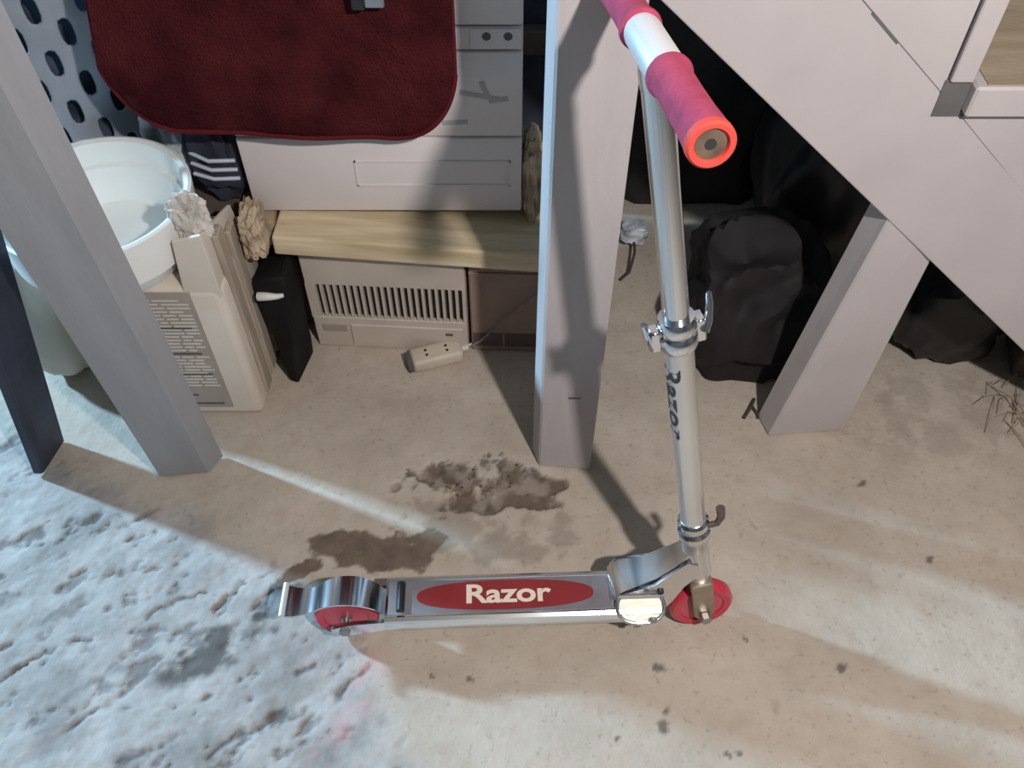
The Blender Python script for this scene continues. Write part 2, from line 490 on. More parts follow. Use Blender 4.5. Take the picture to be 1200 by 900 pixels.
    z = np.minimum(z, -0.0002)
    ny, nx = X.shape
    co = np.stack([X, Y, z], -1).reshape(-1, 3)
    i = np.arange(ny * nx).reshape(ny, nx)
    q = np.stack([i[:-1, :-1], i[:-1, 1:], i[1:, 1:], i[1:, :-1]], -1).reshape(-1, 4)
    me = bpy.data.meshes.new('floor')
    me.vertices.add(len(co)); me.vertices.foreach_set('co', co.ravel())
    me.loops.add(q.size); me.loops.foreach_set('vertex_index', q.ravel().astype(np.int32))
    me.polygons.add(len(q)); me.polygons.foreach_set('loop_start', np.arange(0, q.size, 4, dtype=np.int32))
    me.update(calc_edges=True)
    at = me.attributes.new('stain_shade', 'FLOAT_COLOR', 'POINT')
    at.data.foreach_set('color', np.stack([damp, dark, pink, pale_mask * 0.9], -1).astype(np.float32).ravel())
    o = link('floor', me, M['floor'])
    me.shade_smooth()
    return struct(o)
build_floor()

# ------------------------------------------------------------------ cellar shell
def shell(name, lo, hi, m):
    return struct(obj(name, box(bmesh.new(), lo, hi), M[m]))
shell('wall_back', (-3.75, 2.5, -0.02), (2.75, 2.65, 2.5), 'wall')
shell('wall_right', (2.6, -2.6, -0.02), (2.75, 2.5, 2.5), 'wall')
shell('wall_front', (-3.75, -2.75, -0.02), (2.75, -2.6, 2.5), 'wall')
wl = bmesh.new()                                       # left wall with the small opening the daylight comes through
for lo_, hi_ in (((-3.75, -2.6, -0.02), (-3.6, 1.85, 2.5)), ((-3.75, 2.25, -0.02), (-3.6, 2.5, 2.5)),
                 ((-3.75, 1.85, -0.02), (-3.6, 2.25, 1.55)), ((-3.75, 1.85, 1.95), (-3.6, 2.25, 2.5))):
    box(wl, lo_, hi_)
struct(obj('wall_left', wl, M['wall']))
shell('ceiling', (-3.75, -2.75, 2.45), (2.75, 2.65, 2.55), 'ceiling')

# ------------------------------------------------------------------ posts
def post(label, bottom, top, m, chips=None, name='wooden_post', bev=0.003):
    o = obj(name, hexa(bmesh.new(), bottom, top, bev), M[m])
    return tag(o, label, 'post')

post('grey painted wooden post in the middle with the kick scooter leaning on it',
     [(0.047, 0.884, 0), (0.137, 0.874, 0), (0.140, 0.914, 0), (0.036, 0.921, 0)],
     [(0.046, 0.879, 1.2), (0.140, 0.872, 1.2), (0.143, 0.912, 1.2), (0.037, 0.918, 1.2)], 'grey_paint')
def post_crack(o):
    c = obj('crack', box(bmesh.new(), (0.090, 0.8765, 0.199), (0.110, 0.8800, 0.2015)), M['seam'], o)
    c['label'] = 'short dark crack across the post face'
post_crack(bpy.data.objects['wooden_post'])
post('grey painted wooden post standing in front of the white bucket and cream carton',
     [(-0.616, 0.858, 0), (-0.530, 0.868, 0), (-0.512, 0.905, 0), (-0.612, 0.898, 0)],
     [(-0.612, 0.790, 1.0), (-0.517, 0.800, 1.0), (-0.497, 0.838, 1.0), (-0.602, 0.832, 1.0)], 'grey_paint_weak_light')
post('dark navy board leaning at the far left beside the grey post',
     [(-0.840, 0.865, 0), (-0.821, 0.865, 0), (-0.806, 0.938, 0), (-0.825, 0.938, 0)],
     [(-0.688, 0.865, 0.78), (-0.669, 0.865, 0.78), (-0.637, 0.938, 0.78), (-0.656, 0.938, 0.78)], 'navy_paint', name='leaning_board')

# ------------------------------------------------------------------ staircase
def staircase():
    t = thing('staircase', 'grey painted wooden staircase rising to the left over the black bags', 'staircase', (0.55, 0.95, 0))
    inv = Matrix.Translation((-0.55, -0.95, 0))
    def part(name, bm, m, parent=t, smooth=False):
        bm.transform(inv if parent is t else inv)
        return obj(name, bm, M[m], parent, smooth)
    # lower edge line through (.169,.816) and (.822,.235)
    def low(x): return 0.816 - (x - 0.169) * 0.8897
    step_x = [0.96, 0.745, 0.53, 0.315, 0.10, -0.115]          # riser faces
    step_z = [0.345, 0.535, 0.722, 0.910, 1.10, 1.29]          # tread tops to the right of each riser, index = riser at its left
    SW = 0.196                                                  # height of the sloping board, measured plumb
    def up(x): return low(x) + SW
    for y0 in (0.946, 1.78):
        poly = [(1.086, 0.0), (-0.22, low(-0.22)), (-0.22, up(-0.22)), (1.306, 0.0)]
        part('stringer', prism(bmesh.new(), poly, lambda u, v, w: Vector((u, y0 + w, v)), 0.038, 0.0012), 'stair_paint')
        # triangular bracket left of each riser, carrying the next tread up
        for k in range(1, 6):
            xr, zt = step_x[k], step_z[k]
            ztop = zt - 0.041
            if k == 0: continue
            xa = step_x[k - 1] - 0.0155
            xl = xa - (ztop - up(xa)) / 0.8897
            g = 0.0006 if k == 3 else -0.004
            tri = [(xa, up(xa) + g), (xa, ztop - 0.0006), (xl + 0.002, ztop - 0.0006)]
            part('step_bracket', prism(bmesh.new(), tri, lambda u, v, w: Vector((u, y0 + (0.0004 if g > 0 else -0.0003) + w, v)), 0.037, 0.0008 if g > 0 else 0.0), 'stair_paint')
    for xr, zt in zip(step_x, step_z):
        # tread is proud of the stringer; painted edge, worn bare top
        tr = part('tread', box(bmesh.new(), (xr + 0.016, 0.930, zt - 0.041), (xr + 0.26, 1.83, zt), 0.003), 'stair_paint')
        part('tread_surface', box(bmesh.new(), (xr + 0.03, 0.936, zt - 0.001), (xr + 0.25, 1.825, zt + 0.0015)), 'bare_wood', tr)['label'] = 'worn bare wood top of the tread'
        part('riser', box(bmesh.new(), (xr - 0.013, 0.940, zt + 0.0005), (xr + 0.014, 1.82, zt + 0.146), 0.0015), 'stair_paint')
    # seams where the filler boards meet the sloping board, and the post that carries it
    def seam(a, b, wdt=0.0016):
        a, b = Vector(a), Vector(b)
        d = (b - a).normalized(); n = Vector((-d.z, 0, d.x)) * wdt
        bm = bmesh.new()
        y1, y2 = 0.9452, 0.948
        hexa(bm, [(p.x, y1, p.z) for p in (a - n, b - n, b + n, a + n)], [(p.x, y2, p.z) for p in (a - n, b - n, b + n, a + n)])
        part('joint', bm, 'seam')
    seam((0.400, 0, 0.806), (0.440, 0, 0.770), 0.0014)
    part('notch', box(bmesh.new(), (0.5125, 0.9445, 0.674), (0.5455, 0.952, 0.7225)), 'seam')
    part('notch', box(bmesh.new(), (0.5460, 0.9445, 0.674), (0.80, 0.952, 0.6805)), 'seam')
    bm = hexa(bmesh.new(), [(0.464, 0.948, 0), (0.605, 0.962, 0), (0.605, 1.00, 0), (0.452, 0.995, 0)],
              [(0.526, 0.948, 0.60), (0.606, 0.950, 0.60), (0.606, 0.99, 0.60), (0.512, 0.99, 0.60)], 0.0025)
    p = part('support_post', bm, 'stair_paint')
    return t
staircase()

# ------------------------------------------------------------------ kick scooter
def scooter():
    mtx = Matrix.Translation((-0.2494, 0.5787, 0.0)) @ Matrix.Rotation(0.0349, 4, 'Z') @ Matrix.Rotation(-0.1213, 4, 'X')
    t = thing('kick_scooter', 'silver folding kick scooter with red wheels and grips leaning on the grey middle post', 'scooter', matrix=mtx)
    wb = 0.5368
    I = Matrix()
    # ---- deck (x forward, near side is -y)
    dx0, dx1 = 0.062, 0.470
    sec = []
    prof = [(-0.0405, 0.063), (-0.0405, 0.074), (-0.038, 0.0815), (-0.033, 0.0845), (-0.0295, 0.0832), (0.0295, 0.0832), (0.033, 0.0845),
            (0.038, 0.0815), (0.0405, 0.074), (0.0405, 0.063), (0.036, 0.058), (-0.036, 0.058)]
    bm = bmesh.new()
    rows = [[bm.verts.new((x, y, z)) for y, z in prof] for x in (dx0, dx1)]
    n = len(prof)
    for k in range(n): bm.faces.new((rows[0][k], rows[0][(k + 1) % n], rows[1][(k + 1) % n], rows[1][k]))
    bm.faces.new(rows[0][::-1]); bm.faces.new(rows[1])
    deck = obj('deck', bm, M['chrome'], t, True)
    obj('deck_grip', box(bmesh.new(), (dx0 + 0.004, -0.0290, 0.0828), (dx1 - 0.03, 0.0290, 0.0838), 0.0003), M['deck_grip'], deck)['label'] = 'grey non-slip deck surface'
    bm = bmesh.new()
    ov = []
    for k in range(64):
        a = 2 * math.pi * k / 64
        cx, cy = math.cos(a), math.sin(a)
        ov.append((0.240 + 0.132 * math.copysign(abs(cx) ** 0.92, cx), 0.0005 + 0.0255 * math.copysign(abs(cy) ** 0.80, cy)))
    prism(bm, ov, lambda u, v, w: Vector((u, v, 0.0837 + w)), 0.0005)
    dec = obj('decal', bm, M['red_decal'], deck)
    dec['label'] = 'red oval decal on the deck'
    tm = Matrix.Translation((0.243, 0.001, 0.0844)) @ Matrix.Diagonal((1.22, 1.0, 1, 1))
    text('lettering', 'Razor', 0.0445, M['cream_ink'], dec, tm, 0.0002, 0.0011, 0.98)['label'] = 'cream word Razor'
    # rear rails that carry the rear wheel
    for s in (-1, 1):
        bm = bmesh.new()
        poly = [(-0.020, 0.040), (-0.020, 0.056), (0.010, 0.066), (0.10, 0.074), (0.10, 0.058), (0.015, 0.038)]
        prism(bm, poly, lambda u, v, w: Vector((u, s * 0.0255 + s * w, v)), 0.007, 0.001)
        obj('rear_rail', bm, M['chrome'], t, True)
    # ---- wheels
    def wheel(name, mtx2):
        rot = mtx2 @ Matrix.Rotation(R(90), 4, 'X')
        bm = bmesh.new()
        lathe(bm, [(0.034, -0.011), (0.044, -0.012), (0.0485, -0.007), (0.049, 0), (0.0485, 0.007), (0.044, 0.012), (0.034, 0.011)], 40, rot, closed=True)
        w = obj(name, bm, M['tyre'], t, True)
        bm = bmesh.new()
        lathe(bm, [(0.0, -0.0085), (0.010, -0.010), (0.034, -0.0085), (0.034, 0.0085), (0.010, 0.010), (0.0, 0.0085)], 32, rot)
        obj('wheel_core', bm, M['hub'], w, True)
        bm = bmesh.new()
        lathe(bm, [(0, -0.014), (0.009, -0.014), (0.009, 0.014), (0, 0.014)], 20, rot)
        obj('bearing', bm, M['bolt'], w, True)
        bm = bmesh.new()
        for s in (-1, 1):
            lathe(bm, [(0, s * 0.0255), (0.0085, s * 0.0255), (0.0085, s * 0.036), (0, s * 0.036)], 6, rot)
        lathe(bm, [(0, -0.030), (0.004, -0.030), (0.004, 0.030), (0, 0.030)], 12, rot)
        obj('axle_bolt', bm, M['bolt'], w)
        return w
    wheel('rear_wheel', Matrix.Translation((0, 0, 0.049)))
    # ---- brake fender: plate from the deck over the wheel, tail kicked up
    path = []
    for a in np.linspace(R(28), R(138), 14):
        path.append((0.061 * math.cos(a) + 0.004, 0, 0.049 + 0.060 * math.sin(a)))
    path = [(0.105, 0, 0.083), (0.080, 0, 0.0825)] + path + [(-0.058, 0, 0.083), (-0.074, 0, 0.083), (-0.088, 0, 0.088)]
    half = [0.020] * 2 + [0.021 + 0.004 * math.sin(i / 13 * math.pi) for i in range(14)] + [0.022, 0.025, 0.027]
    bm = bmesh.new()
    strip_sheet(bm, path, (0, 1, 0), half, -0.003)
    fender = obj('brake_fender', bm, M['chrome'], t, True)
    bm = bmesh.new()
    tube(bm, [(-0.088, -0.028, 0.0885), (-0.088, 0.028, 0.0885)], 0.0046, 10)
    obj('fender_lip', bm, M['glint_metal'], fender, True)
    bm = bmesh.new()
    tube(bm, [(0.085, -0.024, 0.0865), (0.085, 0.024, 0.0865)], 0.006, 12)
    obj('fender_hinge', bm, M['black_plastic'], fender, True)
    # ---- folding bracket at the front of the deck
    bm = bmesh.new()
    p2 = [(0.405, 0.058), (0.400, 0.090), (0.408, 0.105), (0.425, 0.112), (0.455, 0.128), (0.497, 0.180), (0.513, 0.174), (0.519, 0.150),
          (0.500, 0.120), (0.487, 0.082), (0.478, 0.066), (0.465, 0.057)]
    for s in (-1, 1):
        y0 = s * 0.0415
        # each plate is flared out at the deck and pinched in at the head tube
        t2 = bmesh.new()
        prism(t2, p2, lambda u, v, w: Vector((u, y0 + s * w, v)), 0.004, 0.0008)
        for v in t2.verts:
            k = min(1, max(0, (v.co.x - 0.425) / 0.07))
            k = k * k * (3 - 2 * k) if s > 0 else 1.0
            v.co.y -= s * 0.0245 * k
        merge(bm, t2)
    br = obj('folding_bracket', bm, M['chrome'], t, True)
    bm = bmesh.new()
    neck = [(0.396, 0.012, 0.086), (0.402, 0.012, 0.096), (0.412, 0.012, 0.106), (0.432, 0.010, 0.119), (0.458, 0.006, 0.137), (0.482, 0.001, 0.166), (0.497, 0, 0.192)]
    strip_sheet(bm, neck, (0, 1, 0), [0.0300, 0.0300, 0.0285, 0.0255, 0.022, 0.018, 0.017], 0.004)
    obj('neck_plate', bm, M['chrome'], br, True)
    bm = bmesh.new()
    # half-round ear folded outwards on the near side of the deck, with a raised rim
    Em = Matrix.Translation((0.438, -0.030, 0.0865)) @ Matrix.Rotation(R(38), 4, 'X')
    ear = [(0.0345 * math.copysign(abs(math.cos(a)) ** 0.8, math.cos(a)), 0.0235 * math.copysign(abs(math.sin(a)) ** 0.85, math.sin(a))) for a in np.linspace(0, 2 * math.pi, 36, endpoint=False)]
    prism(bm, ear, lambda u, v, w: Vector((u, v, w - 0.004)), 0.004, 0.0008, Em)
    eo = obj('bracket_ear', bm, M['cream_sheen_metal'], br, True)
    bm = bmesh.new()
    n_ = len(ear)
    tube(bm, [Em @ Vector((u, v, 0.0005)) for u, v in ear + ear[:1]], 0.0030, 10)
    obj('ear_rim', bm, M['chrome'], eo, True)
    for (x, z) in ((0.432, 0.075), (0.455, 0.085)):
        bm = bmesh.new()
        lathe(bm, [(0, 0), (0.006, 0), (0.006, 0.004), (0, 0.005)], 12, Matrix.Translation((x, -0.0455, z - 0.008)) @ Matrix.Rotation(R(90), 4, 'X'))
        obj('bracket_bolt', bm, M['bolt'], br, True)
    bm = bmesh.new()                                     # quick release of the folding hinge
    tube(bm, [(0.466, -0.024, 0.112), (0.466, 0.030, 0.112)], 0.0050, 12)
    obj('folding_pin', bm, M['black_plastic'], br, True)
    # ---- steering column: frame S with z along the column, x forward, near side -y
    S = Matrix.Translation((wb, 0, 0.049)) @ Matrix.Rotation(-0.1856, 4, 'Y') @ Matrix.Rotation(0.0996, 4, 'Z')
    wheel('front_wheel', S)
    bm = bmesh.new()
    lathe(bm, [(0, 0.080), (0.019, 0.080), (0.0205, 0.086), (0.0195, 0.095), (0.0185, 0.125), (0.0185, 0.168), (0.0215, 0.172), (0.0215, 0.182), (0.0, 0.182)], 28, S)
    obj('head_tube', bm, M['satin'], t, True)
    bm = bmesh.new()
    lathe(bm, [(0, 0.182), (0.0215, 0.182), (0.0225, 0.187), (0.0185, 0.191), (0.0215, 0.195), (0.0215, 0.208), (0.0180, 0.212), (0, 0.212)], 28, S)
    col_ = obj('headset', bm, M['chrome'], t, True)
    bm = bmesh.new()
    tube(bm, [(0.018, -0.008, 0.199), (0.030, -0.010, 0.202), (0.036, -0.010, 0.214), (0.036, -0.009, 0.232)], [0.0045, 0.0045, 0.0055, 0.0065], 10, S)
    obj('headset_clamp', bm, M['lever_rubber'], col_, True)['label'] = 'small brown clamp tab beside the headset'
    # fork: crown and two flat legs
    bm = bmesh.new()
    box(bm, (-0.017, -0.026, 0.062), (0.017, 0.026, 0.080), 0.004, S, 2)
    fork = obj('fork', bm, M['steel'], t, True)
    for s in (-1, 1):
        bm = bmesh.new()
        poly = [(-0.016, 0.079), (0.016, 0.079), (0.0155, 0.0), (0.008, -0.013), (-0.008, -0.013), (-0.0155, 0.0)]
        prism(bm, poly, lambda u, v, w: Vector((u, s * (0.0195 + w), v)), 0.005, 0.0012, S)
        obj('fork_leg', bm, M['steel'], fork, True)
    # lower and upper tubes
    bm = bmesh.new()
    lathe(bm, [(0, 0.208), (0.0168, 0.208), (0.0168, 0.552), (0, 0.552)], 28, S)
    low = obj('lower_tube', bm, M['satin'], t, True)
    bm = bmesh.new()
    lathe(bm, [(0, 0.55), (0.0148, 0.55), (0.0148, 0.875), (0, 0.875)], 28, S)
    obj('upper_tube', bm, M['chrome'], t, True)
    # word down the lower tube, wrapped on its left front
    cu = text('lettering', 'Razor', 0.034, M['black_ink'], low, Matrix.Identity(4), 0.0002, 0.0006, 1.05)
    r = 0.0170
    ang0 = R(-150)
    for v in cu.data.vertices:
        u, w, e = v.co.x * 1.45, v.co.y, v.co.z
        a = ang0 + w / r
        v.co = S @ Vector(((r + e + 0.0002) * math.cos(a), (r + e + 0.0002) * math.sin(a), 0.452 - u))
    cu['label'] = 'black word Razor running down the tube'
    # height clamp with quick release
    bm = bmesh.new()
    lathe(bm, [(0, 0.535), (0.0205, 0.535), (0.0225, 0.541), (0.0225, 0.553), (0.0195, 0.557), (0.0225, 0.561), (0.0225, 0.573), (0.0200, 0.578), (0, 0.578)], 28, S)
    cl = obj('height_clamp', bm, M['chrome'], t, True)
    bm = bmesh.new()
    box(bm, (0.018, -0.010, 0.540), (0.030, 0.010, 0.572), 0.002, S)
    obj('clamp_jaw', bm, M['chrome'], cl, True)
    bm = bmesh.new()
    box(bm, (-0.034, -0.012, 0.540), (-0.020, 0.006, 0.570), 0.003, S)
    obj('clamp_jaw', bm, M['chrome'], cl, True)
    bm = bmesh.new()
    tube(bm, [(0.027, -0.012, 0.556), (0.033, -0.006, 0.566), (0.037, 0.0, 0.585), (0.037, 0.002, 0.598)], [0.005, 0.005, 0.004, 0.003], 10, S)
    obj('clamp_lever', bm, M['chrome'], cl, True)
    bm = bmesh.new()
    tube(bm, [(-0.027, 0.002, 0.548), (-0.033, 0.004, 0.555), (-0.036, 0.004, 0.572)], [0.006, 0.0055, 0.004], 10, S)
    obj('clamp_lever', bm, M['chrome'], cl, True)
    # T joint, handlebar and foam grips
    bz = 0.877
    B = S @ Matrix.Translation((0, 0, bz)) @ Matrix.Rotation(R(90), 4, 'X')     # local z of B = -y (towards the viewer)
    bm = bmesh.new()
    lathe(bm, [(0, 0.845), (0.0155, 0.845), (0.0160, 0.852), (0.0155, 0.866), (0.0, 0.870)], 24, S)
    obj('bar_clamp', bm, M['chrome'], t, True)
    bm = bmesh.new()
    lathe(bm, [(0, -0.045), (0.0165, -0.045), (0.0172, -0.040), (0.0172, 0.040), (0.0165, 0.045), (0, 0.045)], 24, B)
    hb = obj('handlebar', bm, M['glint_metal'], t, True)
    bm = bmesh.new()
    lathe(bm, [(0, -0.164), (0.0125, -0.164), (0.0125, 0.164), (0, 0.164)], 20, B)
    obj('bar_tube', bm, M['satin'], hb, True)
    for s in (1, -1):
        bm = lathe(bmesh.new(), [(0.0122, s * 0.1632), (0.0122, s * 0.1645), (0.0, s * 0.1645)], 20, B)
        pl = obj('end_plug', bm, M['tube_end'], hb, True)
        pl['label'] = 'brown rusty tube end'
        bm = lathe(bmesh.new(), [(0.0, s * 0.1650), (0.0045, s * 0.1650), (0.0045, s * 0.1643), (0, s * 0.1643)], 12, B)
        obj('plug_hole', bm, M['dark_hole'], hb)
    for s in (1, -1):
        Bs = B @ Matrix.Diagonal((1, 1, s, 1))
        bm = bmesh.new()
        lathe(bm, [(0.0125, 0.046), (0.0165, 0.0445), (0.0195, 0.047), (0.0200, 0.051), (0.0182, 0.056), (0.0172, 0.065), (0.0170, 0.095), (0.0174, 0.130),
                   (0.0186, 0.155), (0.0192, 0.160), (0.0125, 0.160)], 32, Bs, closed=True)
        g = obj('grip', bm, M['foam'], t, True)
        bm = bmesh.new()
        lathe(bm, [(0.0123, 0.160), (0.0192, 0.160), (0.0190, 0.1655), (0.0172, 0.1675), (0.0138, 0.1672), (0.0123, 0.165)], 32, Bs, closed=True)
        obj('grip_ring', bm, M['foam_ring'], g, True)['label'] = 'bright red end of the grip'
    return t
scooter()

# ------------------------------------------------------------------ heater, brown box, plank and cabinet under the bench
def heater():
    t = thing('fan_heater', 'beige plastic heater with a slotted grille on the floor under the pine plank', 'heater', (-0.378, 1.168, 0), R(-3.6))
    W, H_, D = 0.294, 0.235, 0.20
    bm = box(bmesh.new(), (0, 0.012, 0), (W, D, H_), 0.006, None, 2)
    obj('body', bm, M['beige_plastic'], t, True)
    bm = bmesh.new()                                   # face frame round the grille opening
    gx0, gx1, gz0, gz1 = 0.016, 0.290, 0.082, 0.166
    box(bm, (0, 0, gz1), (W, 0.0125, H_), 0.002)
    box(bm, (0, 0, 0.0), (W, 0.0125, gz0), 0.002)
    box(bm, (0, 0.0005, gz0 - 0.002), (gx0, 0.0125, gz1 + 0.002))
    box(bm, (gx1, 0.0005, gz0 - 0.002), (W, 0.0125, gz1 + 0.002))
    face = obj('face_panel', bm, M['beige_plastic'], t)
    obj('grille_back', box(bmesh.new(), (gx0, 0.0105, gz0), (gx1, 0.0122, gz1)), M['dark_hole'], t)
    n = 23
    me = None
    for k in range(n):
        x = gx0 + (gx1 - gx0) * (k + 0.0) / (n - 1)
        if me is None:
            o = obj('slat', box(bmesh.new(), (-0.0026, 0.001, gz0 - 0.003), (0.0026, 0.010, gz1 + 0.003)), M['beige_plastic'], t)
            me = o.data
        else:
            o = link('slat', me, None, t)
        o.location = (x, 0, 0)
    bm = box(bmesh.new(), (0.070, -0.003, 0.010), (0.286, 0.002, 0.066), 0.0015)
    door = obj('lower_panel', bm, M['beige_plastic'], t)
    obj('badge', box(bmesh.new(), (0.252, -0.0042, 0.048), (0.266, -0.0025, 0.054)), M['print_dark'], door)
    obj('control_panel', box(bmesh.new(), (0.016, -0.002, 0.044), (0.062, 0.002, 0.064), 0.001), M['beige_dark'], t)
    return t
heater()

def brown_box():
    t = thing('cardboard_box', 'brown cardboard box with a dark label band, right of the beige heater', 'box', (-0.078, 1.155, 0), R(-2.0))
    obj('body', box(bmesh.new(), (0, 0, 0), (0.165, 0.22, 0.232), 0.003), M['cardboard'], t)
    bm = box(bmesh.new(), (0.004, -0.0012, 0.014), (0.160, 0.001, 0.050))
    lb = obj('label_band', bm, M['label_brown'], t)
    obj('label_divider', box(bmesh.new(), (0.060, -0.0018, 0.013), (0.064, 0.0, 0.051)), M['cardboard'], lb)
    obj('flap_edge', box(bmesh.new(), (0.0, -0.003, 0.205), (0.165, 0.002, 0.210), 0.001), M['cardboard'], t)
brown_box()

bm = box(bmesh.new(), (-0.245, -0.048, -0.040), (0.245, 0.16, 0.0), 0.004, None, 2)
pl = obj('pine_plank', bm, M['pine'])
pl.location = (-0.155, 1.168, 0.300)
pl.rotation_euler = (0, R(3.4), R(-2.2))
tag(pl, 'yellow pine plank lying across the heater and the brown box', 'plank')

o = obj('support_block', box(bmesh.new(), (-0.475, 1.23, 0), (-0.392, 1.40, 0.262), 0.004), M['brown_wood'])
tag(o, 'dark wooden block holding up the left end of the plank', 'block')
bm = box(bmesh.new(), (-0.028, -0.045, 0), (0.030, 0.06, 0.052), 0.006, None, 2)
for v in bm.verts: v.co += noise.noise_vector(v.co * 30) * 0.004
o = obj('wood_offcut', bm, M['offcut'], None, True)
o.location = (-0.437, 1.205, 0.263); o.rotation_euler = (0, 0, R(8))
tag(o, 'rough brown wood offcut left of the pine plank', 'wood')

o = obj('added_dark_panel', box(bmesh.new(), (-0.16, 1.62, 0), (0.15, 1.65, 0.95), 0.003), M['navy_cloth'])  # added sheet that keeps the lit back wall out of the gap
tag(o, 'dark panel added behind the cabinet to darken the gap beside the middle post', 'panel')
o = obj('brown_rail', box(bmesh.new(), (-0.20, 1.585, 0.372), (0.17, 1.615, 0.422), 0.003), M['brown_wood'])
tag(o, 'brown wooden rail across the dark panel behind the cabinet', 'rail')

def cabinet():
    t = thing('drawer_cabinet', 'pale plastic drawer cabinet on the plank behind the red mat', 'cabinet', (-0.2105, 1.19, 0.3172))
    w = 0.2265
    obj('body', box(bmesh.new(), (-w, 0.014, 0), (w, 0.34, 0.50), 0.008, None, 2), M['white_plastic'], t, True)
    def drawer(z0, z1, name='drawer'):
        d = obj(name, box(bmesh.new(), (-w, 0, z0 + 0.0018), (w, 0.016, z1 - 0.0018), 0.0035, None, 2), M['white_plastic'], t, True)
        return d
    d = drawer(0.0, 0.150)
    bm = bmesh.new()                                    # raised outline on the bottom drawer
    x0, x1, z0, z1 = -0.045, 0.208, 0.056, 0.106
    for a in ((x0, z0, x1, z0 + 0.0025), (x0, z1 - 0.0025, x1, z1), (x0, z0, x0 + 0.0025, z1), (x1 - 0.0025, z0, x1, z1)):
        obj('outline_bar', box(bmesh.new(), (a[0], -0.0022, a[1]), (a[2], 0.001, a[3])), M['white_plastic'], d)
    d2 = drawer(0.150, 0.298)
    bm = bmesh.new()                                    # worn dark smears of old print
    for (x, z, a, l) in ((0.162, 0.225, 12, 0.062), (0.17, 0.235, 70, 0.030), (0.122, 0.178, -2, 0.040), (0.19, 0.218, -8, 0.03)):
        bm = box(bmesh.new(), (-l / 2, -0.0007 - 0.0003 * abs(a) / 70, -0.004), (l / 2, 0.0005, 0.004), 0, Matrix.Translation((x, 0, z)) @ Matrix.Rotation(R(a), 4, 'Y'))
        obj('smear', bm, M['drawer_grey'], d2)['label'] = 'grey worn mark on the drawer front'
    rail = drawer(0.298, 0.336, 'rail')
    bm = bmesh.new()
    for x in (0.174, 0.205):
        bm = lathe(bmesh.new(), [(0, 0), (0.0075, 0), (0.006, 0.003), (0, 0.003)], 14, Matrix.Translation((x, 0.0005, 0.322)) @ Matrix.Rotation(R(90), 4, 'X'))
        obj('rail_knob', bm, M['print_dark'], rail)['label'] = 'dark round plug'
    obj('rail_plate', box(bmesh.new(), (0.150, -0.0015, 0.303), (0.224, 0.0005, 0.333), 0.0005), M['white_plastic'], rail)
    drawer(0.336, 0.495)
cabinet()

